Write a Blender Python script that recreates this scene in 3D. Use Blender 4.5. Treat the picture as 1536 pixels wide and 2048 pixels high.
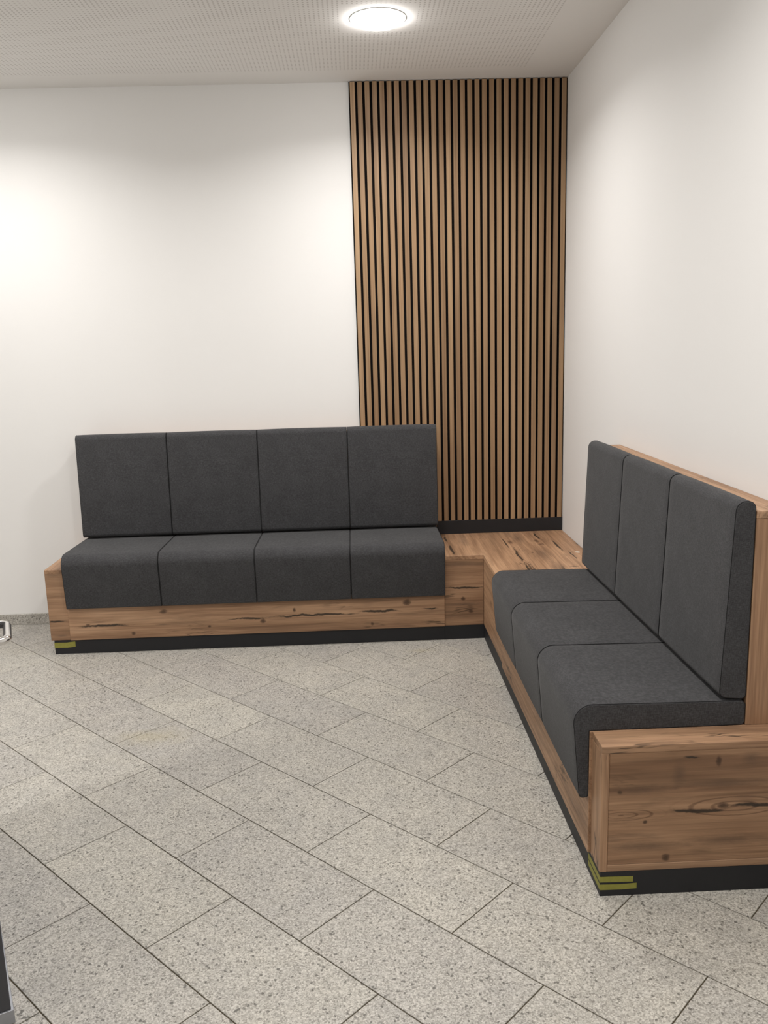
import bpy, bmesh, math, random
from mathutils import Vector, Matrix

for o in list(bpy.data.objects):
    bpy.data.objects.remove(o, do_unlink=True)
S = bpy.context.scene
COL = S.collection

# ------------------------------------------------------------------ camera
F_PX, PITCH, YAW, ROLL = 1713.84, -0.194255, -0.029676, -0.028261
CAM = Vector((-1.22106, -5.03068, 1.60610))
cy, sy, cp, sp = math.cos(YAW), math.sin(YAW), math.cos(PITCH), math.sin(PITCH)
fw = Vector((-sy * cp, cy * cp, sp))
r0 = Vector((cy, sy, 0))
u0 = r0.cross(fw)
cr, sr = math.cos(ROLL), math.sin(ROLL)
rt = r0 * cr + u0 * sr
up = -r0 * sr + u0 * cr
cd = bpy.data.cameras.new('camera')
cd.sensor_fit = 'VERTICAL'
cd.sensor_height = 36.0
cd.lens = F_PX * 36.0 / 2048.0
cd.clip_start = 0.05
cam = bpy.data.objects.new('camera', cd)
COL.objects.link(cam)
M = Matrix.Identity(4)
for i in range(3):
    M[i][0], M[i][1], M[i][2], M[i][3] = rt[i], up[i], -fw[i], CAM[i]
cam.matrix_world = M
S.camera = cam

# ------------------------------------------------------------------ world and exposure
W = bpy.data.worlds.new('world')
S.world = W
W.use_nodes = True
W.node_tree.nodes['Background'].inputs[0].default_value = (0.9, 0.95, 1.0, 1)
W.node_tree.nodes['Background'].inputs[1].default_value = 0.02
vs = S.view_settings
vs.view_transform = 'Standard'
vs.look = 'None'
vs.gamma = 1.0
vs.use_curve_mapping = False
vs.exposure = 0.1
LAMP_WATT = 14.8
LAMP_COLOR = (1.0, 0.968, 0.935)
LAMP_SPREAD = math.radians(152)

# ------------------------------------------------------------------ measures (metres)
H = 3.006                       # ceiling
ZB = 0.4722                     # bench top
ZK = 0.0793                     # plinth height
D = 0.5583                      # bench depth
XL = -2.906                     # free end of the bench on the back wall
YN = -2.810                     # free end of the bench on the right wall
XC = -0.772                     # where the corner unit starts on the back wall
YC = -1.190                     # where the corner unit ends on the right wall
XB = -2.800                     # inner side of the end block, back wall bench
YB = -2.710                     # inner side of the end block, right wall bench
BT = 0.022                      # board thickness
ROOM_X, ROOM_Y = -5.0, -8.4


# ------------------------------------------------------------------ node helpers
class NT:
    def __init__(self, name):
        self.m = bpy.data.materials.new(name)
        self.m.use_nodes = True
        self.t = self.m.node_tree
        self.b = self.t.nodes['Principled BSDF']

    def n(self, typ, **kw):
        x = self.t.nodes.new(typ)
        for k, v in kw.items():
            setattr(x, k, v)
        return x

    def put(self, sock, v):
        if isinstance(v, (int, float)):
            sock.default_value = v
        elif isinstance(v, (tuple, list)):
            sock.default_value = tuple(v) if len(v) == len(sock.default_value) else tuple(v) + (1,)
        else:
            self.t.links.new(v, sock)

    def math(self, op, a, b=0.0, c=None, clamp=False):
        x = self.n('ShaderNodeMath', operation=op, use_clamp=clamp)
        self.put(x.inputs[0], a)
        self.put(x.inputs[1], b)
        if c is not None:
            self.put(x.inputs[2], c)
        return x.outputs[0]

    def vmath(self, op, a, b):
        x = self.n('ShaderNodeVectorMath', operation=op)
        self.put(x.inputs[0], a)
        self.put(x.inputs[1], b)
        return x.outputs[0]

    def noise(self, vec, scale=1.0, detail=3.0, rough=0.5, dist=0.0):
        x = self.n('ShaderNodeTexNoise')
        self.put(x.inputs['Vector'], vec)
        x.inputs['Scale'].default_value = scale
        x.inputs['Detail'].default_value = detail
        x.inputs['Roughness'].default_value = rough
        x.inputs['Distortion'].default_value = dist
        return x.outputs['Fac']

    def voro(self, vec, scale=1.0, out='Distance', feature='F1'):
        x = self.n('ShaderNodeTexVoronoi', feature=feature)
        self.put(x.inputs['Vector'], vec)
        x.inputs['Scale'].default_value = scale
        return x.outputs[out]

    def ramp(self, fac, stops, interp='LINEAR'):
        x = self.n('ShaderNodeValToRGB')
        x.color_ramp.interpolation = interp
        el = x.color_ramp.elements
        while len(el) < len(stops):
            el.new(0.5)
        for e, (p, c) in zip(el, stops):
            e.position = p
            e.color = (c, c, c, 1) if isinstance(c, (int, float)) else tuple(c) + (1,)
        self.put(x.inputs[0], fac)
        return x.outputs[0]

    def mix(self, fac, a, b, blend='MIX'):
        x = self.n('ShaderNodeMix', data_type='RGBA', blend_type=blend)
        self.put(x.inputs[0], fac)
        self.put(x.inputs[6], a)
        self.put(x.inputs[7], b)
        return x.outputs[2]

    def sep(self, v):
        x = self.n('ShaderNodeSeparateXYZ')
        self.put(x.inputs[0], v)
        return x.outputs

    def comb(self, a, b, c):
        x = self.n('ShaderNodeCombineXYZ')
        for s, v in zip(x.inputs, (a, b, c)):
            self.put(s, v)
        return x.outputs[0]

    def obj(self):
        return self.n('ShaderNodeTexCoord').outputs['Object']

    def pos(self):
        return self.n('ShaderNodeNewGeometry').outputs['Position']

    def rand(self):
        return self.n('ShaderNodeObjectInfo').outputs['Random']

    def bump(self, h, strength=0.2, dist=0.001):
        x = self.n('ShaderNodeBump')
        x.inputs['Strength'].default_value = strength
        x.inputs['Distance'].default_value = dist
        self.put(x.inputs['Height'], h)
        self.t.links.new(x.outputs[0], self.b.inputs['Normal'])

    def done(self, color, rough=0.5, spec=0.5):
        self.put(self.b.inputs['Base Color'], color)
        self.put(self.b.inputs['Roughness'], rough)
        self.b.inputs['Specular IOR Level'].default_value = spec
        return self.m


# ------------------------------------------------------------------ materials
def mat_wall():
    k = NT('white_wall_paint')
    v = k.pos()
    k.bump(k.noise(v, 160, 4, 0.6), 0.12, 0.001)
    c = k.mix(k.noise(v, 1.3, 3), (0.845, 0.838, 0.825), (0.87, 0.863, 0.85))
    return k.done(c, 0.85, 0.25)


PLATES = []                     # plain plates round the downlights, filled below


def mat_ceiling(lights):
    k = NT('perforated_plasterboard')
    v = k.pos()
    x, y, z = k.sep(v)
    P = 0.0205
    fx = k.math('SUBTRACT', k.math('FRACT', k.math('DIVIDE', x, P)), 0.5)
    fx = k.math('MULTIPLY', fx, P)
    fy = k.math('SUBTRACT', k.math('FRACT', k.math('DIVIDE', y, P)), 0.5)
    fy = k.math('MULTIPLY', fy, P)
    rr = k.math('SQRT', k.math('ADD', k.math('MULTIPLY', fx, fx), k.math('MULTIPLY', fy, fy)))
    hole = k.math('LESS_THAN', rr, 0.0043)
    m = k.math('MULTIPLY', k.math('LESS_THAN', x, -0.270), k.math('LESS_THAN', y, -0.215))
    for lx, ly in lights:
        ax = k.math('LESS_THAN', k.math('ABSOLUTE', k.math('SUBTRACT', x, lx)), 0.172)
        ay = k.math('LESS_THAN', k.math('ABSOLUTE', k.math('SUBTRACT', y, ly)), 0.168)
        m = k.math('MULTIPLY', m, k.math('SUBTRACT', 1.0, k.math('MULTIPLY', ax, ay)))
    hole = k.math('MULTIPLY', hole, m)
    c = k.mix(hole, (0.87, 0.858, 0.84), (0.60, 0.58, 0.56))
    return k.done(c, 0.9, 0.2)


def mat_granite():
    k = NT('grey_granite')
    v0 = k.obj()
    rnd = k.rand()
    v = k.vmath('ADD', v0, k.comb(k.math('MULTIPLY', rnd, 37.0), k.math('MULTIPLY', rnd, 91.0), 0.0))
    warp = k.n('ShaderNodeTexNoise')
    k.put(warp.inputs['Vector'], v)
    warp.inputs['Scale'].default_value = 160
    wv = k.vmath('ADD', v, k.vmath('MULTIPLY', k.vmath('SUBTRACT', warp.outputs['Color'], (0.5, 0.5, 0.5)), (0.006, 0.006, 0.006)))
    c1 = k.sep(k.voro(wv, 270, 'Color'))[0]
    c2 = k.sep(k.voro(wv, 230, 'Color'))[1]
    c3 = k.sep(k.voro(wv, 170, 'Color'))[2]
    base = k.ramp(c1, [(0.0, (0.29, 0.275, 0.25)), (0.25, (0.39, 0.373, 0.343)), (0.6, (0.48, 0.461, 0.427)), (1.0, (0.625, 0.603, 0.564))])
    s2 = k.ramp(c2, [(0.0, 1), (0.11, 1), (0.13, 0), (1.0, 0)])
    base = k.mix(k.math('MULTIPLY', s2, 0.6), base, (0.17, 0.16, 0.145))
    s3 = k.ramp(c3, [(0.0, 1), (0.022, 1), (0.028, 0), (1.0, 0)])
    base = k.mix(k.math('MULTIPLY', s3, 0.8), base, (0.10, 0.095, 0.085))
    cloud = k.noise(v, 7, 3, 0.6)
    base = k.mix(1.0, base, k.ramp(cloud, [(0.3, (0.90, 0.90, 0.905)), (0.7, (1.04, 1.03, 1.01))]), 'MULTIPLY')
    tone = k.math('ADD', k.math('MULTIPLY', rnd, 0.12), 0.93)
    base = k.mix(1.0, base, k.comb(tone, tone, k.math('SUBTRACT', tone, k.math('MULTIPLY', rnd, 0.03))), 'MULTIPLY')
    # two old yellowish water stains
    wp = k.pos()
    px, py, pz = k.sep(wp)
    for sx, sy_, rx, ry, am in ((-2.12, -1.62, 0.20, 0.10, 0.34), (-0.92, -0.71, 0.09, 0.04, 0.30)):
        a = k.math('DIVIDE', k.math('SUBTRACT', px, sx), rx)
        b = k.math('DIVIDE', k.math('SUBTRACT', py, sy_), ry)
        d = k.math('SQRT', k.math('ADD', k.math('MULTIPLY', a, a), k.math('MULTIPLY', b, b)))
        d = k.math('ADD', d, k.math('MULTIPLY', k.math('SUBTRACT', k.noise(wp, 14, 3), 0.5), 1.3))
        mk = k.ramp(d, [(0.0, 1), (1.1, 0)])
        base = k.mix(k.math('MULTIPLY', mk, am), base, (0.42, 0.36, 0.20))
    k.bump(c1, 0.10, 0.0006)
    return k.done(base, 0.42, 0.4)


def mat_wood(name, axis, marks=(), seed=0.0, warm=1.0, shade=1.0):
    """old-pine decor; axis = grain direction; marks = (u, v, half length, half width, kind) in the board's own plane"""
    k = NT(name)
    o = k.sep(k.obj())
    order = {'x': (0, 2, 1), 'y': (1, 0, 2), 'z': (2, 0, 1)}[axis]
    u, v, w = (o[i] for i in order)
    us = k.math('ADD', u, seed)

    def vec(a, b):
        return k.comb(k.math('MULTIPLY', us, a), k.math('MULTIPLY', k.math('ADD', v, seed * 0.37), b), k.math('MULTIPLY', w, b))
    big = k.noise(vec(1.0, 7.0), 1, 4, 0.6, 0.3)
    col = k.ramp(big, [(0.28, (0.235, 0.140, 0.083)), (0.45, (0.385, 0.230, 0.135)), (0.60, (0.480, 0.296, 0.178)), (0.75, (0.56, 0.362, 0.228))])
    fine = k.noise(vec(4.0, 170.0), 1, 3, 0.6, 0.2)
    col = k.mix(1.0, col, k.ramp(fine, [(0.3, 0.80), (0.7, 1.08)]), 'MULTIPLY')
    ring = k.noise(vec(1.4, 38.0), 1, 3, 0.6, 0.8)
    col = k.mix(1.0, col, k.ramp(ring, [(0.36, (0.74, 0.70, 0.68)), (0.56, (1.03, 1.02, 1.01))]), 'MULTIPLY')
    smoke = k.noise(vec(1.7, 11.0), 1, 4, 0.65, 0.6)
    col = k.mix(k.ramp(smoke, [(0.56, 0.0), (0.76, 0.60)]), col, (0.110, 0.072, 0.048))
    # long dark cracks
    cn = k.noise(vec(0.9, 6.5), 1, 5, 0.62, 0.5)
    band = k.math('ABSOLUTE', k.math('SUBTRACT', cn, 0.47))
    gate = k.ramp(k.noise(vec(2.2, 3.0), 1, 2), [(0.53, 0.0), (0.62, 1.0)])
    crack = k.math('MULTIPLY', k.ramp(band, [(0.004, 1.0), (0.013, 0.0)]), gate)
    col = k.mix(k.math('MULTIPLY', crack, 0.85), col, (0.045, 0.030, 0.020))
    # scattered knots
    kv = k.voro(vec(3.6, 9.5), 1)
    knot = k.ramp(kv, [(0.05, 1.0), (0.13, 0.35), (0.20, 0.0)])
    kg = k.ramp(k.noise(vec(2.6, 5.0), 1, 1), [(0.50, 0.0), (0.56, 1.0)])
    col = k.mix(k.math('MULTIPLY', k.math('MULTIPLY', knot, kg), 0.75), col, (0.085, 0.048, 0.028))
    wob = k.noise(vec(16.0, 60.0), 1, 4, 0.7)
    wig = k.math('MULTIPLY', k.math('SUBTRACT', k.noise(k.comb(k.math('MULTIPLY', us, 9.0), 0.0, 0.0), 1, 3, 0.6), 0.5), 0.036)
    for mu, mv, lu, lv, kind in marks:
        a = k.math('DIVIDE', k.math('SUBTRACT', u, mu), lu)
        dv = k.math('SUBTRACT', v, mv)
        if kind == 'crack':
            dv = k.math('ADD', dv, wig)
        b = k.math('DIVIDE', dv, lv)
        d0 = k.math('SQRT', k.math('ADD', k.math('MULTIPLY', a, a), k.math('MULTIPLY', b, b)))
        d = k.math('ADD', d0, k.math('MULTIPLY', k.math('SUBTRACT', wob, 0.5), 1.2))
        if kind == 'crack':
            col = k.mix(k.ramp(d, [(0.55, 0.92), (0.72, 0.35), (1.0, 0.0)]), col, (0.036, 0.027, 0.020))
        elif kind == 'knot':
            col = k.mix(k.ramp(d, [(0.25, 0.90), (0.6, 0.60), (0.78, 0.12), (1.0, 0.0)]), col, (0.075, 0.042, 0.026))
        elif kind == 'chip':
            col = k.mix(k.ramp(d, [(0.55, 0.9), (0.65, 0.0)]), col, (0.62, 0.55, 0.46))
        elif kind == 'flame':
            rg = k.math('SINE', k.math('MULTIPLY', k.math('ADD', d0, k.math('MULTIPLY', wob, 0.12)), 20.0))
            fade = k.ramp(d0, [(0.75, 1.0), (1.0, 0.0)])
            col = k.mix(k.math('MULTIPLY', k.ramp(rg, [(0.55, 0.0), (0.95, 0.55)]), fade), col, (0.115, 0.055, 0.030))
        else:
            col = k.mix(k.ramp(d, [(0.1, 0.55), (1.0, 0.0)]), col, (0.125, 0.080, 0.055))
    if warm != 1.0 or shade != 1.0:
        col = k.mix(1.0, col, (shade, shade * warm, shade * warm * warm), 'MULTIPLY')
    k.bump(fine, 0.10, 0.0006)
    return k.done(col, k.ramp(fine, [(0.3, 0.55), (0.7, 0.45)]), 0.35)


def mat_slat():
    k = NT('oak_slat_veneer')
    x, y, z = k.sep(k.obj())
    rnd = k.rand()
    off = k.math('MULTIPLY', rnd, 57.0)

    def vec(a, b):
        return k.comb(k.math('MULTIPLY', k.math('ADD', x, off), b), k.math('MULTIPLY', y, b), k.math('MULTIPLY', k.math('ADD', z, off), a))
    col = k.ramp(k.noise(vec(0.5, 16.0), 1, 3, 0.6, 0.2), [(0.3, (0.315, 0.195, 0.108)), (0.7, (0.43, 0.285, 0.165))])
    g = k.noise(vec(2.5, 240.0), 1, 3, 0.6)
    col = k.mix(1.0, col, k.ramp(g, [(0.3, 0.82), (0.7, 1.10)]), 'MULTIPLY')
    cath = k.noise(vec(0.7, 55.0), 1, 2, 0.5, 1.2)
    col = k.mix(1.0, col, k.ramp(cath, [(0.42, (0.86, 0.83, 0.80)), (0.55, (1.0, 1.0, 1.0))]), 'MULTIPLY')
    t = k.ramp(rnd, [(0.0, (0.78, 0.75, 0.73)), (0.25, (0.95, 0.93, 0.90)), (0.6, (1.02, 1.02, 1.0)), (1.0, (1.10, 1.10, 1.10))])
    col = k.mix(1.0, col, t, 'MULTIPLY')
    k.bump(g, 0.08, 0.0004)
    return k.done(col, 0.5, 0.35)


def mat_fabric():
    k = NT('charcoal_woven_fabric')
    o = k.obj()
    x, y, z = k.sep(o)
    a = k.noise(k.comb(k.math('MULTIPLY', x, 90), k.math('MULTIPLY', y, 90), k.math('MULTIPLY', z, 620)), 1, 3, 0.6)
    b = k.noise(k.comb(k.math('MULTIPLY', x, 620), k.math('MULTIPLY', y, 620), k.math('MULTIPLY', z, 90)), 1, 3, 0.6)
    c = k.noise(o, 700, 2, 0.6)
    s = k.math('ADD', k.math('MULTIPLY', k.math('ADD', a, b), 0.4), k.math('MULTIPLY', c, 0.2))
    big = k.noise(o, 9, 4, 0.6)
    col = k.ramp(s, [(0.36, (0.031, 0.031, 0.0325)), (0.5, (0.055, 0.055, 0.058)), (0.64, (0.092, 0.092, 0.096))])
    col = k.mix(1.0, col, k.ramp(big, [(0.3, 0.90), (0.7, 1.10)]), 'MULTIPLY')
    k.bump(s, 0.35, 0.0012)
    k.b.inputs['Sheen Weight'].default_value = 0.10
    k.b.inputs['Sheen Roughness'].default_value = 0.5
    return k.done(col, 0.95, 0.15)


def mat_plain(name, color, rough=0.5, spec=0.5, metal=0.0, grain=0.0):
    k = NT(name)
    v = k.obj()
    n = k.noise(v, 60, 3)
    lo = tuple(c * (1 - 0.06 - grain) for c in color)
    hi = tuple(min(1, c * (1 + 0.06 + grain)) for c in color)
    k.b.inputs['Metallic'].default_value = metal
    return k.done(k.mix(n, lo, hi), rough, spec)


def mat_glow():
    k = NT('lit_opal_glass')
    k.put(k.b.inputs['Emission Color'], (1.0, 0.97, 0.94))
    k.b.inputs['Emission Strength'].default_value = 45.0
    return k.done(k.mix(k.noise(k.obj(), 20, 2), (0.9, 0.9, 0.9), (0.93, 0.93, 0.93)), 0.4, 0.4)


# ------------------------------------------------------------------ mesh helpers
def link(name, verts, faces, mat, parent=None, smooth=False, loc=None):
    me = bpy.data.meshes.new(name)
    me.from_pydata([tuple(v) for v in verts], [], faces)
    me.update()
    bm = bmesh.new()
    bm.from_mesh(me)
    bmesh.ops.recalc_face_normals(bm, faces=bm.faces[:])
    bm.to_mesh(me)
    bm.free()
    if smooth:
        for p in me.polygons:
            p.use_smooth = True
    me.materials.append(mat)
    o = bpy.data.objects.new(name, me)
    COL.objects.link(o)
    if parent is not None:
        o.parent = parent
    if loc is not None:
        o.location = loc
    return o


def box_geo(x0, x1, y0, y1, z0, z1, c=0.0015):
    """box with chamfered edges"""
    if x0 > x1: x0, x1 = x1, x0
    if y0 > y1: y0, y1 = y1, y0
    if z0 > z1: z0, z1 = z1, z0
    bm = bmesh.new()
    bmesh.ops.create_cube(bm, size=1)
    for v in bm.verts:
        v.co = Vector(((x0 + x1) / 2 + v.co.x * (x1 - x0), (y0 + y1) / 2 + v.co.y * (y1 - y0), (z0 + z1) / 2 + v.co.z * (z1 - z0)))
    if c > 0:
        bmesh.ops.bevel(bm, geom=bm.edges[:], offset=c, segments=1, affect='EDGES', profile=0.5)
    bm.verts.index_update()
    vv = [tuple(v.co) for v in bm.verts]
    ff = [[v.index for v in f.verts] for f in bm.faces]
    bm.free()
    return vv, ff


def box(name, x0, x1, y0, y1, z0, z1, mat, parent=None, c=0.0015):
    v, f = box_geo(x0, x1, y0, y1, z0, z1, c)
    return link(name, v, f, mat, parent)


def prism(name, poly, z0, z1, mat, parent=None, c=0.0015):
    """vertical prism over a 2D polygon with a chamfer round the top"""
    n = len(poly)
    ins = inset(poly, c)
    v = [(x, y, z0) for x, y in poly] + [(x, y, z1 - c) for x, y in poly] + [(x, y, z1) for x, y in ins]
    f = [list(range(n))[::-1], [2 * n + i for i in range(n)]]
    for i in range(n):
        j = (i + 1) % n
        f.append([i, j, n + j, n + i])
        f.append([n + i, n + j, 2 * n + j, 2 * n + i])
    return link(name, v, f, mat, parent)


def area2(poly):
    return sum(poly[i][0] * poly[(i + 1) % len(poly)][1] - poly[(i + 1) % len(poly)][0] * poly[i][1] for i in range(len(poly)))


def normals2(poly):
    s = 1 if area2(poly) > 0 else -1
    out = []
    n = len(poly)
    for i in range(n):
        p, q, r = Vector(poly[i - 1]), Vector(poly[i]), Vector(poly[(i + 1) % n])
        e1, e2 = (q - p).normalized(), (r - q).normalized()
        n1, n2 = Vector((e1.y, -e1.x)) * s, Vector((e2.y, -e2.x)) * s
        m = (n1 + n2)
        k = m.length
        m = m.normalized() if k > 1e-6 else n1
        out.append((m, 1.0 / max(0.35, m.dot(n1))))
    return out


def inset(poly, d):
    return [(p[0] - m.x * d * k, p[1] - m.y * d * k) for p, (m, k) in zip(poly, normals2(poly))]


def rounded(pts, seg=7):
    """pts = (x, y, radius) -> polygon with rounded corners"""
    out = []
    n = len(pts)
    for i in range(n):
        p, q, r = Vector(pts[i - 1][:2]), Vector(pts[i][:2]), Vector(pts[(i + 1) % n][:2])
        rad = pts[i][2]
        if rad <= 0:
            out.append(tuple(q))
            continue
        a, b = (p - q).normalized(), (r - q).normalized()
        ang = a.angle(b)
        t = min(rad / math.tan(ang / 2), 0.49 * (p - q).length, 0.49 * (r - q).length)
        rad = t * math.tan(ang / 2)
        c = q + (a + b).normalized() * (rad / math.sin(ang / 2))
        s, e = q + a * t - c, q + b * t - c
        tot = s.angle_signed(e)
        for j in range(seg + 1):
            th = -tot * j / seg
            v = Vector((s.x * math.cos(th) - s.y * math.sin(th), s.x * math.sin(th) + s.y * math.cos(th)))
            out.append(tuple(c + v))
    return out


def tube(path, rad, seg=10, closed=False):
    P = [Vector(p) for p in path]
    n = len(P)
    V, Fc = [], []
    prev = None
    for i in range(n):
        if closed:
            t = (P[(i + 1) % n] - P[i - 1]).normalized()
        else:
            t = (P[min(i + 1, n - 1)] - P[max(i - 1, 0)]).normalized()
        if prev is None:
            a = t.orthogonal().normalized()
        else:
            a = (prev - t * prev.dot(t)).normalized()
        prev = a
        b = t.cross(a)
        for j in range(seg):
            th = 2 * math.pi * j / seg
            V.append(P[i] + (a * math.cos(th) + b * math.sin(th)) * rad)
    for i in range(n if closed else n - 1):
        for j in range(seg):
            k, l = (i + 1) % n, (j + 1) % seg
            Fc.append([i * seg + j, i * seg + l, k * seg + l, k * seg + j])
    if not closed:
        Fc.append(list(range(seg))[::-1])
        Fc.append([(n - 1) * seg + j for j in range(seg)])
    return V, Fc


def lathe(prof, cx, cy_, seg=40):
    V, Fc = [], []
    for r, z in prof:
        for j in range(seg):
            a = 2 * math.pi * j / seg
            V.append((cx + r * math.cos(a), cy_ + r * math.sin(a), z))
    for i in range(len(prof) - 1):
        for j in range(seg):
            l = (j + 1) % seg
            Fc.append([i * seg + j, i * seg + l, (i + 1) * seg + l, (i + 1) * seg + j])
    return V, Fc


def tag(o, label, cat, group=None):
    o['label'] = label
    o['category'] = cat
    if group:
        o['group'] = group
    return o


def thing(name, loc, label, cat, group=None):
    o = bpy.data.objects.new(name, None)
    o.empty_display_size = 0.1
    o.location = loc
    COL.objects.link(o)
    return tag(o, label, cat, group)


def part_box(name, root, x0, x1, y0, y1, z0, z1, mat, parent=None, c=0.0015):
    """box given in room coordinates, stored relative to its thing's base"""
    L = root.location
    return box(name, x0 - L.x, x1 - L.x, y0 - L.y, y1 - L.y, z0 - L.z, z1 - L.z, mat, parent or root, c)


def structure(o):
    o['kind'] = 'structure'
    return o


# ------------------------------------------------------------------ room shell
LIGHTS = [(-1.065, -0.925), (-1.065, -2.95), (-1.065, -4.95), (-3.15, -0.925), (-3.6, -2.95), (-3.15, -4.95)]  # only the first is in view; nearer left-hand ones added for ambient fill
WALL = mat_wall()
GRAN = mat_granite()
GROUT = mat_plain('dark_grout', (0.085, 0.068, 0.045), 0.9, 0.2, grain=0.15)
ANTH = mat_plain('anthracite_laminate', (0.0155, 0.0158, 0.0185), 0.55, 0.4)

structure(box('wall_back', ROOM_X - 0.1, 0.1, 0, 0.1, 0, H, WALL, c=0))
structure(box('wall_right', 0, 0.1, ROOM_Y - 0.1, 0, 0, H, WALL, c=0))
structure(box('wall_front', ROOM_X - 0.1, 0, ROOM_Y - 0.1, ROOM_Y, 0, H, WALL, c=0))
structure(box('wall_far_left', ROOM_X - 0.1, ROOM_X, ROOM_Y, 0, 0, H, WALL, c=0))
structure(box('ceiling', ROOM_X - 0.1, 0.1, ROOM_Y - 0.1, 0.1, H, H + 0.1, mat_ceiling(LIGHTS), c=0))


def multi_box(name, boxes, mat):
    V, Fc = [], []
    for b in boxes:
        v, f = box_geo(*b, 0)
        k = len(V)
        V += v
        Fc += [[i + k for i in q] for q in f]
    return link(name, V, Fc, mat)


# side wall with the door opening
WX0, WX1 = -2.72, -2.60
structure(multi_box('wall_left', [(WX0, WX1, -2.50, -2.34, 0, H), (WX0, WX1, -4.20, -3.46, 0, H), (WX0, WX1, -3.46, -2.50, 2.12, H)], WALL))

floor = structure(box('floor', ROOM_X - 0.1, 0.1, ROOM_Y - 0.1, 0.1, -0.06, -0.0025, GROUT, c=0))

TH, N0, U0, TW = -0.782232, -2.195467, 0.166768, 0.2974166
GAP = 0.0036
td, tn = Vector((math.cos(TH), math.sin(TH))), Vector((-math.sin(TH), math.cos(TH)))


def clip(poly, axis, val, keep_less):
    out = []
    for i in range(len(poly)):
        a, b = poly[i], poly[(i + 1) % len(poly)]
        ia = (a[axis] <= val) == keep_less
        ib = (b[axis] <= val) == keep_less
        if ia:
            out.append(a)
        if ia != ib:
            t = (val - a[axis]) / (b[axis] - a[axis])
            out.append(tuple(a[j] + (b[j] - a[j]) * t for j in (0, 1)))
    return out


def prism_geo(poly, z0, z1, c):
    n = len(poly)
    ins = inset(poly, c)
    v = [(x, y, z0) for x, y in poly] + [(x, y, z1 - c) for x, y in poly] + [(x, y, z1) for x, y in ins]
    f = [list(range(n))[::-1], [2 * n + i for i in range(n)]]
    for i in range(n):
        j = (i + 1) % n
        f.append([i, j, n + j, n + i])
        f.append([n + i, n + j, 2 * n + j, 2 * n + i])
    return v, f


full_mesh = None
for k in range(-16, 34):
    for m in range(-40, 40):
        if (m - (k + 1)) % 2:
            continue
        ua, ub = U0 + m * TW + GAP / 2, U0 + (m + 2) * TW - GAP / 2
        na, nb = N0 - (k + 1) * TW + GAP / 2, N0 - k * TW - GAP / 2
        quad = [tuple(td * u + tn * n) for u, n in ((ua, na), (ub, na), (ub, nb), (ua, nb))]
        x0, x1 = min(q[0] for q in quad), max(q[0] for q in quad)
        y0, y1 = min(q[1] for q in quad), max(q[1] for q in quad)
        if x0 > -0.02 or x1 < ROOM_X + 0.02 or y0 > -0.02 or y1 < ROOM_Y + 0.02:
            continue
        cut = not (x1 <= 0 and x0 >= ROOM_X and y1 <= 0 and y0 >= ROOM_Y)
        cx, cyy = sum(q[0] for q in quad) / 4, sum(q[1] for q in quad) / 4
        if cut:
            for ax, val, less in ((0, 0, True), (0, ROOM_X, False), (1, 0, True), (1, ROOM_Y, False)):
                quad = clip(quad, ax, val, less)
                if len(quad) < 3:
                    break
            if len(quad) < 3 or abs(area2(quad)) < 0.012:
                continue
            v, f = prism_geo([(x - cx, y - cyy) for x, y in quad], -0.02, 0, 0.0008)
            link('floor_tile', v, f, GRAN, floor, loc=(cx, cyy, 0))
        elif full_mesh is None:
            v, f = prism_geo([(x - cx, y - cyy) for x, y in quad], -0.02, 0, 0.0008)
            full_mesh = link('floor_tile', v, f, GRAN, floor, loc=(cx, cyy, 0)).data
        else:
            o = bpy.data.objects.new('floor_tile', full_mesh)
            COL.objects.link(o)
            o.parent = floor
            o.location = (cx, cyy, 0)

structure(box('baseboard_back', ROOM_X, XL - 0.001, -0.011, 0, 0, 0.066, GRAN))
structure(box('baseboard_right', -0.011, 0, ROOM_Y, YN - 0.001, 0, 0.066, GRAN))

# anthracite strip under the slats
structure(box('trim_1', -1.200, -0.001, -0.0225, -0.0005, ZB + 0.0005, 0.5528, ANTH, c=0.001))

# ------------------------------------------------------------------ downlights
RING = mat_plain('white_lamp_ring', (0.80, 0.80, 0.79), 0.4, 0.4)
GLOW = mat_glow()
for i, (lx, ly) in enumerate(LIGHTS):
    lab = ('glowing round downlight in the perforated ceiling in front of the slat panel' if i == 0
           else 'unseen round ceiling downlight in the room away from the slat panel')
    t = thing('ceiling_downlight', (lx, ly, H), lab, 'ceiling light', 'recessed ceiling downlights')
    v, f = lathe([(0.1175, 0.0), (0.1265, -0.0004), (0.1255, -0.0022), (0.1185, -0.0030), (0.1165, -0.0026)], 0, 0)
    link('rim', v, f, RING, t, True)
    v, f = lathe([(0.1205, -0.0024), (0.1195, -0.0045), (0.114, -0.011), (0.097, -0.020), (0.065, -0.027), (0.03, -0.030), (0.001, -0.0305)], 0, 0)
    link('diffuser', v, f, GLOW, t, True)
    ld = bpy.data.lights.new('lamp', 'AREA')
    ld.shape = 'DISK'
    ld.size = 0.20
    ld.energy = LAMP_WATT
    ld.color = LAMP_COLOR
    ld.spread = LAMP_SPREAD
    lo = bpy.data.objects.new('lamp', ld)
    COL.objects.link(lo)
    lo.parent = t
    lo.location = (0, 0, -0.034)

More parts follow.
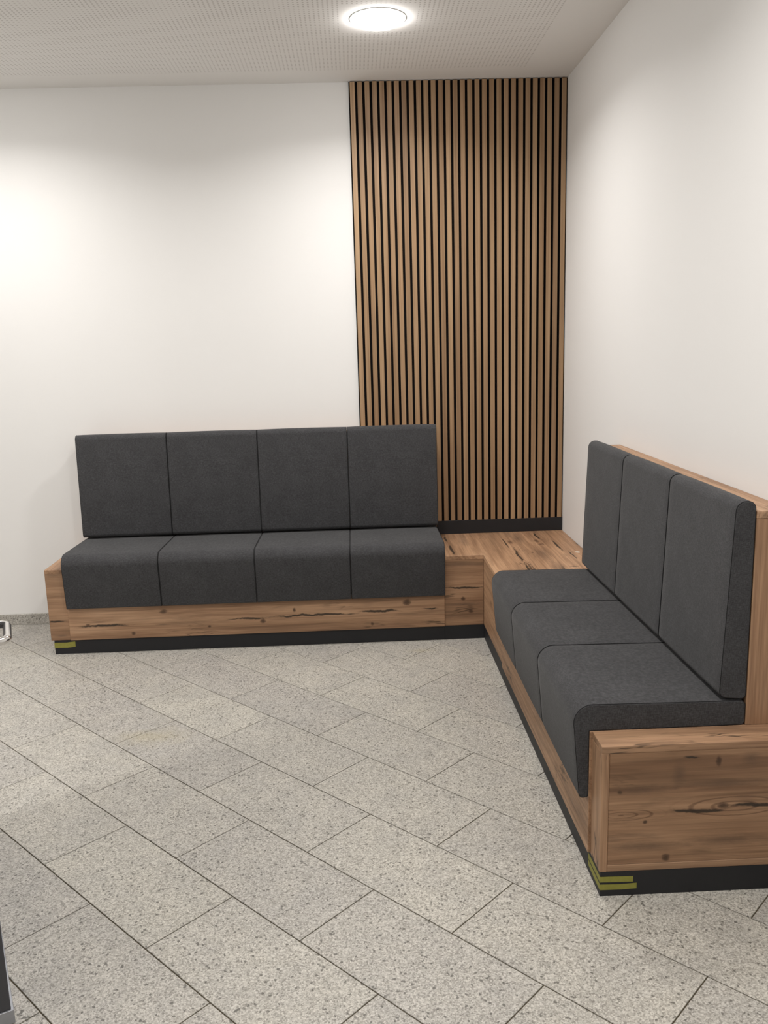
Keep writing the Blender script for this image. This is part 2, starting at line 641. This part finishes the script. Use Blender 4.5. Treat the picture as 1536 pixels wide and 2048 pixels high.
# ------------------------------------------------------------------ slat panel
SL = mat_slat()
FELT = mat_plain('black_felt', (0.008, 0.0065, 0.006), 0.95, 0.1)
CORE = mat_plain('black_fibreboard_core', (0.016, 0.013, 0.012), 0.8, 0.2)
t = thing('slat_wall_panel', (-0.6, 0, 0.5535), 'tall oak slat panel with black felt grooves in the white corner', 'wall panel')
part_box('felt_backing', t, -1.1995, -0.0005, -0.009, -0.0005, 0.5535, H - 0.002, FELT, c=0)
sv, sf = box_geo(-0.0131, 0.0131, -0.0225, -0.0095, 0.0, H - 0.003 - 0.5535, 0.0008)
sm = None
for i in range(30):
    x = -0.6 + (i - 14.5) * 0.04
    if sm is None:
        o = link('slat', sv, sf, SL, t)
        sm = o.data
        sm.materials.append(CORE)
        for q in sm.polygons:
            q.material_index = 0 if q.normal.y < -0.5 else 1
    else:
        o = bpy.data.objects.new('slat', sm)
        COL.objects.link(o)
        o.parent = t
    o.location = (x + 0.6, 0, 0)

# ------------------------------------------------------------------ benches
WX = mat_wood('old_pine_grain_x', 'x', seed=3.1)
WY = mat_wood('old_pine_grain_y', 'y', seed=7.7)
WZ = mat_wood('old_pine_grain_z', 'z', seed=1.9)

# bench along the back wall
b1 = thing('bench_base', ((XL + XC) / 2, -D / 2, 0), 'long wooden bench base with dark plinth along the back wall', 'bench', 'wooden bench bases')
part_box('plinth', b1, XL + 0.014, XC, -D + 0.003, -0.004, 0, ZK, ANTH, c=0.001)
L = b1.location
ox = L.x
apron_marks = [(-2.62 - ox, 0.155, 0.17, 0.008, 'crack'), (-2.30 - ox, 0.150, 0.05, 0.008, 'smoke'),
               (-1.83 - ox, 0.165, 0.13, 0.007, 'crack'), (-1.50 - ox, 0.172, 0.30, 0.008, 'crack'), (-1.13 - ox, 0.180, 0.13, 0.010, 'crack'),
               (-1.76 - ox, 0.150, 0.022, 0.020, 'knot'), (-2.29 - ox, 0.225, 0.035, 0.022, 'knot'), (-0.98 - ox, 0.225, 0.030, 0.022, 'knot'),
               (-2.46 - ox, 0.105, 0.016, 0.014, 'knot'), (-1.17 - ox, 0.110, 0.014, 0.014, 'knot'), (-1.59 - ox, 0.205, 0.012, 0.016, 'knot'),
               (-2.70 - ox, 0.163, 0.02, 0.008, 'knot'), (-2.05 - ox, 0.13, 0.015, 0.01, 'knot'), (-0.85 - ox, 0.185, 0.05, 0.006, 'crack')]
part_box('front_panel', b1, XB, XC, -D - 0.008, -D + 0.014, ZK, ZB - BT, mat_wood('old_pine_long_front', 'x', apron_marks, 11.3))
part_box('seat_board', b1, XB, XC, -D - 0.008, -0.001, ZB - BT, ZB - 0.0005, WX)
part_box('end_top_board', b1, XL, XB, -D, -0.001, ZB - BT, ZB, WY)
part_box('end_front_board', b1, XL, XB, -D, -D + BT, ZK, ZB - BT,
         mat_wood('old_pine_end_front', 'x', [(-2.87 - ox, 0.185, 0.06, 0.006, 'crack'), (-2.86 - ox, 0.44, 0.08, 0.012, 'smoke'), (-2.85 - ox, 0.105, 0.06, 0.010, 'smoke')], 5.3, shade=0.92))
part_box('end_panel', b1, XL + 0.0005, XL + BT, -D + BT, -0.013, ZK, ZB - BT, WY)
k1 = thing('backrest_box', ((XB - 0.7665) / 2, -0.065, ZB), 'long wooden backrest box behind the four cushions of the back wall bench', 'backrest', 'wooden backrest boxes')
part_box('body', k1, XB + 0.003, -0.7665, -0.104, -0.026, ZB, 1.093, WX)
part_box('top_board', k1, XB + 0.003, -0.7665, -0.1045, -0.0255, 1.0935, 1.115, WX)

# corner unit
cu = thing('corner_bench_unit', (-0.38, -0.45, 0), 'low wooden corner platform joining the two benches below the slat panel', 'bench unit')
Lc = cu.location
top_marks = [(y - Lc.y, x - Lc.x, lu, lv, kd) for y, x, lu, lv, kd in (
    (-0.30, -0.395, 0.17, 0.006, 'crack'), (-0.60, -0.374, 0.20, 0.010, 'crack'), (-0.86, -0.378, 0.10, 0.008, 'crack'),
    (-0.16, -0.185, 0.13, 0.009, 'crack'), (-0.40, -0.122, 0.17, 0.009, 'crack'), (-0.63, -0.090, 0.12, 0.006, 'crack'),
    (-0.15, -0.720, 0.11, 0.009, 'crack'), (-0.42, -0.715, 0.13, 0.011, 'crack'),
    (-0.22, -0.300, 0.16, 0.040, 'smoke'), (-0.58, -0.240, 0.20, 0.060, 'smoke'), (-0.90, -0.22, 0.20, 0.05, 'smoke'), (-0.20, -0.62, 0.2, 0.035, 'smoke'),
    (-0.57, -0.050, 0.028, 0.022, 'chip'), (-0.545, -0.290, 0.016, 0.010, 'knot'), (-0.36, -0.20, 0.012, 0.03, 'knot'), (-0.86, -0.14, 0.014, 0.03, 'knot'))]
poly = [(XC, -0.0005), (XC, -D), (-D, -D), (-D, YC), (-0.0005, YC), (-0.0005, -0.0005)]
prism('top_board', [(x - Lc.x, y - Lc.y) for x, y in poly], ZB - BT, ZB, mat_wood('old_pine_platform', 'y', top_marks, 2.2, shade=1.15), cu)  # wood colour raised to stand in for lamp light on the platform
part_box('front_panel', cu, XC, -D, -D + 0.0005, -D + BT, ZK, ZB - BT,
         mat_wood('old_pine_corner_front', 'x', [(-0.66 - Lc.x, 0.292, 0.16, 0.007, 'crack'), (-0.67 - Lc.x, 0.232, 0.016, 0.016, 'knot'), (-0.63 - Lc.x, 0.158, 0.020, 0.016, 'knot'),
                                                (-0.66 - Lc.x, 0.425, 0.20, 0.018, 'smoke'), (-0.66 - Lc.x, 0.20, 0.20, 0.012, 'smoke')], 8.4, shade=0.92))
part_box('side_panel', cu, -D + 0.0005, -D + BT, YC, -D + 0.0005, ZK, ZB - BT, WY)
part_box('plinth', cu, XC, -D + 0.003, -D + 0.003, -D + 0.022, 0, ZK, ANTH, c=0.0005)
part_box('plinth', cu, -D + 0.003, -D + 0.022, YC, -D + 0.003, 0, ZK, ANTH, c=0.0005)

# bench along the right wall
b2 = thing('bench_base', (-D / 2, (YC + YN) / 2, 0), 'shorter wooden bench base with dark plinth along the right wall', 'bench', 'wooden bench bases')
L2 = b2.location
part_box('plinth', b2, -D + 0.003, -0.012, YN + 0.002, YC, 0, ZK, ANTH, c=0.001)
part_box('front_panel', b2, -D - 0.008, -D + 0.014, YB, YC, ZK, ZB - BT, mat_wood('old_pine_right_front', 'y', (), 4.6))
part_box('seat_board', b2, -D - 0.008, -0.001, YB, YC, ZB - BT, ZB - 0.0005, WY)
part_box('end_top_board', b2, -D, -0.001, YN, YB, ZB - BT, ZB,
         mat_wood('old_pine_end_top', 'x', [(-0.33 - L2.x, 0.03, 0.16, 0.006, 'crack')], 6.6))
part_box('end_front_board', b2, -D, -D + BT, YN, YB, ZK, ZB - BT, mat_wood('old_pine_near_front', 'z', (), 9.2))
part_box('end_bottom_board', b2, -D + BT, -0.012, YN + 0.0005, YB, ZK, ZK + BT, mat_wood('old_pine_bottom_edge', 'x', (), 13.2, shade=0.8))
ox = L2.x
near_marks = [(x - ox, z, lu, lv, kd) for x, z, lu, lv, kd in (
    (-0.500, 0.258, 0.14, 0.026, 'flame'), (-0.17, 0.272, 0.20, 0.045, 'flame'),
    (-0.275, 0.263, 0.105, 0.0085, 'crack'), (-0.10, 0.272, 0.09, 0.008, 'crack'), (-0.13, 0.420, 0.035, 0.022, 'smoke'),
    (-0.205, 0.276, 0.024, 0.014, 'knot'), (-0.365, 0.116, 0.017, 0.017, 'knot'), (-0.222, 0.415, 0.011, 0.022, 'knot'),
    (-0.504, 0.330, 0.011, 0.009, 'knot'), (-0.429, 0.234, 0.009, 0.008, 'knot'), (-0.30, 0.430, 0.026, 0.005, 'crack'),
    (-0.335, 0.375, 0.024, 0.050, 'smoke'), (-0.21, 0.345, 0.20, 0.016, 'smoke'), (-0.45, 0.335, 0.12, 0.020, 'smoke'),
    (-0.43, 0.155, 0.16, 0.022, 'smoke'), (-0.19, 0.165, 0.15, 0.026, 'smoke'))]
part_box('end_panel', b2, -D + BT + 0.0005, -0.012, YN + 0.0012, YN + BT, ZK + BT, ZB - BT, mat_wood('old_pine_near_end', 'x', near_marks, 21.7, warm=0.97, shade=0.79))  # darker tint paints the shade on this end face into the wood
k2 = thing('backrest_box', (-0.05, (YB - 1.108) / 2, ZB), 'wooden backrest box behind the three cushions of the right wall bench', 'backrest', 'wooden backrest boxes')
part_box('body', k2, -0.104, -0.001, YB + BT + 0.0015, -1.108, ZB, 1.093, WY)
part_box('end_panel', k2, -0.104, -0.001, YB + 0.001, YB + BT + 0.001, ZB, 1.0928, mat_wood('old_pine_back_box', 'z', (), 15.1))
part_box('top_board', k2, -0.1045, -0.0005, YB + 0.0005, -1.1075, 1.0935, 1.115, WY)

# ------------------------------------------------------------------ cushions
FAB = mat_fabric()
SEAM = mat_plain('dark_seam_thread', (0.020, 0.020, 0.021), 0.95, 0.1)
AP = D + 0.0085
SEAT = rounded([(0.106, ZB + 0.0005, 0.012), (AP, ZB + 0.0005, 0.0), (AP, 0.262, 0.008), (0.594, 0.258, 0.013), (0.619, 0.556, 0.055), (0.106, 0.548, 0.016)])
BACK = rounded([(0.107, 0.5535, 0.012), (0.186, 0.560, 0.022), (0.163, 1.144, 0.034), (0.107, 1.144, 0.022)])


def cushion(name, prof, a, b, along, label, group, bev=0.0042):
    """profile in (distance from wall, height) swept from a to b along the wall"""
    nrm = normals2(prof)
    g = 0.0008
    a, b = a + g, b - g
    w = b - a
    rings = []
    for i in range(4):
        th = i / 3 * math.pi / 2
        rings.append((bev * (1 - math.cos(th)), bev * (1 - math.sin(th))))
    mid = [(bev + (w - 2 * bev) * q, -0.002 * math.sin(math.pi * q) ** 0.6) for q in (0.08, 0.2, 0.4, 0.6, 0.8, 0.92)]
    allr = rings + mid + [(w - p, q) for p, q in rings[::-1]]
    V, Fc = [], []
    n = len(prof)
    base_w, base_d, base_z = (a + b) / 2, 0.3, ZB
    def place(d, z, s):
        return (s - base_w, -(d - base_d), z - base_z) if along == 'x' else (-(d - base_d), s - base_w, z - base_z)
    def ring(pos, ins):
        out = []
        for (d, z), (m, k) in zip(prof, nrm):
            q = ins
            if ins < 0:
                q = ins * max(0.0, m.x if abs(m.x) > abs(m.y) else m.y)
            out.append(place(d - m.x * q * k, z - m.y * q * k, a + pos))
        return out
    for pos, ins in allr:
        V += ring(pos, ins)
    R = len(allr)
    for i in range(R - 1):
        for j in range(n):
            l = (j + 1) % n
            Fc.append([i * n + j, i * n + l, (i + 1) * n + l, (i + 1) * n + j])
    Fc.append(list(range(n))[::-1])
    Fc.append([(R - 1) * n + j for j in range(n)])
    loc = (base_w, -base_d, base_z) if along == 'x' else (-base_d, base_w, base_z)
    o = link(name, V, Fc, FAB, None, True, loc)
    me = o.data
    for p in me.polygons:
        if len(p.vertices) > 4:
            p.use_smooth = False
    tag(o, label, 'cushion', group)
    for pos in (bev * 0.5, w - bev * 0.5):
        v, f = tube(ring(pos, bev * 0.13), 0.0011, 5, True)
        link('side_seam', v, f, SEAM, o, True)
    return o


def spans(a, b, n):
    return [(a + (b - a) * i / n, a + (b - a) * (i + 1) / n) for i in range(n)]


where = ['beside the wooden end block', 'second from the wooden end block', 'second from the slat panel corner', 'beside the corner platform']
for (a, b), wtxt in zip(spans(-2.797, -0.770, 4), where):
    cushion('seat_cushion', SEAT, a, b, 'x', 'charcoal seat cushion on the back wall bench, ' + wtxt, 'seat cushions of the back wall bench')
for (a, b), wtxt in zip(spans(-2.806, -0.764, 4), where):
    cushion('back_cushion', BACK, a, b, 'x', 'upright charcoal back cushion on the back wall bench, ' + wtxt, 'back cushions of the back wall bench')
where = ['beside its taped end block', 'between the two others', 'beside the corner platform']
for (a, b), wtxt in zip(spans(YB + 0.001, YC - 0.002, 3), where):
    cushion('seat_cushion', SEAT, a, b, 'y', 'charcoal seat cushion on the right wall bench, ' + wtxt, 'seat cushions of the right wall bench')
for (a, b), wtxt in zip(spans(YB + 0.001, -1.165, 3), where):
    cushion('back_cushion', BACK, a, b, 'y', 'upright charcoal back cushion on the right wall bench, ' + wtxt, 'back cushions of the right wall bench')

# ------------------------------------------------------------------ tape on the plinths
TAPE = mat_plain('olive_yellow_tape', (0.27, 0.26, 0.055), 0.6, 0.3, grain=0.15)


def tape(x, y, dx, dy, la, lb, z0, z1, label, skew=0.0):
    """strip wrapped round the corner (x, y): la along dx, lb along dy"""
    T = 0.0007
    cx_, cy_ = x - dx * T, y - dy * T
    pts = [(x + dx * la, cy_, skew), (x + dx * la * 0.6, cy_, 0.001), (cx_, cy_, 0), (cx_, y + dy * lb * 0.6, 0.001), (cx_, y + dy * lb, skew)]
    inn = [(x + dx * la, y - dy * 0.0001), (x + dx * la * 0.6, y - dy * 0.0001), (x - dx * 0.0001, y - dy * 0.0001), (x - dx * 0.0001, y + dy * lb * 0.6), (x - dx * 0.0001, y + dy * lb)]
    V, Fc = [], []
    for (px, py, s), (ix, iy) in zip(pts, inn):
        V += [(px - x, py - y, z0 - s), (px - x, py - y, z1 - s), (ix - x, iy - y, z1 - s), (ix - x, iy - y, z0 - s)]
    n = len(pts)
    for i in range(n - 1):
        for j in range(4):
            l = (j + 1) % 4
            Fc.append([i * 4 + j, i * 4 + l, i * 4 + 4 + l, i * 4 + 4 + j])
    Fc += [[0, 1, 2, 3], [n * 4 - 4, n * 4 - 3, n * 4 - 2, n * 4 - 1]]
    o = link('tape_strip', V, Fc, TAPE, None, False, (x, y, 0))
    return tag(o, label, 'tape', 'yellow tape on the bench plinths')


kx, ky = -D + 0.003, YN + 0.002
tape(kx, ky, 1, 1, 0.097, 0.125, 0.046, 0.0635, 'upper yellow tape strip round the plinth corner of the right wall bench', 0.002)
tape(kx, ky, 1, 1, 0.108, 0.125, 0.021, 0.0385, 'lower yellow tape strip round the plinth corner of the right wall bench', -0.001)
tape(XL + 0.014, -D + 0.003, 1, 1, 0.112, 0.02, 0.036, 0.066, 'yellow tape strip on the plinth of the back wall bench', -0.004)

# ------------------------------------------------------------------ open door at the side wall
DARK = mat_plain('dark_grey_door_paint', (0.058, 0.058, 0.066), 0.5, 0.4)
ALU = mat_plain('brushed_aluminium', (0.36, 0.37, 0.40), 0.45, 0.5, 0.6)
STEEL = mat_plain('polished_steel', (0.72, 0.70, 0.68), 0.22, 0.5, 1.0)
door = bpy.data.objects.new('door_1', None)
COL.objects.link(door)
structure(door)
door['label'] = 'dark grey open door with steel lever handle'
ang = math.atan2(0.895, -0.446)
door.location = (-2.106, -3.190, 0)
door.rotation_euler = (0, 0, ang)
# local x runs from the free edge to the hinges, local -y faces the benches
box('door_leaf', 0, 0.90, 0.0, 0.045, 0.045, 2.09, DARK, door, 0.002)
box('bottom_rail', -0.004, 0.90, -0.006, 0.051, 0.008, 0.045, ALU, door, 0.001)
v, f = tube([(0.906, 0.030, 0.02), (0.906, 0.030, 2.05)], 0.007, 8)
link('hinge_pin', v, f, STEEL, door, True)


def arc(c, a, b, r, n=7):
    c, a, b = Vector(c), Vector(a), Vector(b)
    return [c + a * r * math.cos(i / n * math.pi / 2) + b * r * math.sin(i / n * math.pi / 2) for i in range(n + 1)]


HZ = 0.950
HD = 0.093
p_ = [Vector((0.062, 0.0, HZ)), Vector((0.062, -HD + 0.026, HZ))]
p_ += arc((0.084, -HD + 0.022, HZ), (-1, 0, 0), (0, -1, 0), 0.022)
p_ += arc((0.180, -HD + 0.014, HZ), (0, -1, 0), (1, 0, 0), 0.022)
p_ += [Vector((0.202, -HD + 0.026, HZ)), Vector((0.202, -0.012, HZ))]
v, f = tube(p_, 0.0098, 14)
h = link('lever_handle', v, f, STEEL, door, True)
v, f = lathe([(0.001, 0.0), (0.026, 0.0), (0.026, 0.006), (0.001, 0.007)], 0, 0, 28)
ro = link('rosette', v, f, STEEL, h, True)
ro.location = (0.062, 0.0, HZ)
ro.rotation_euler = (math.pi / 2, 0, 0)
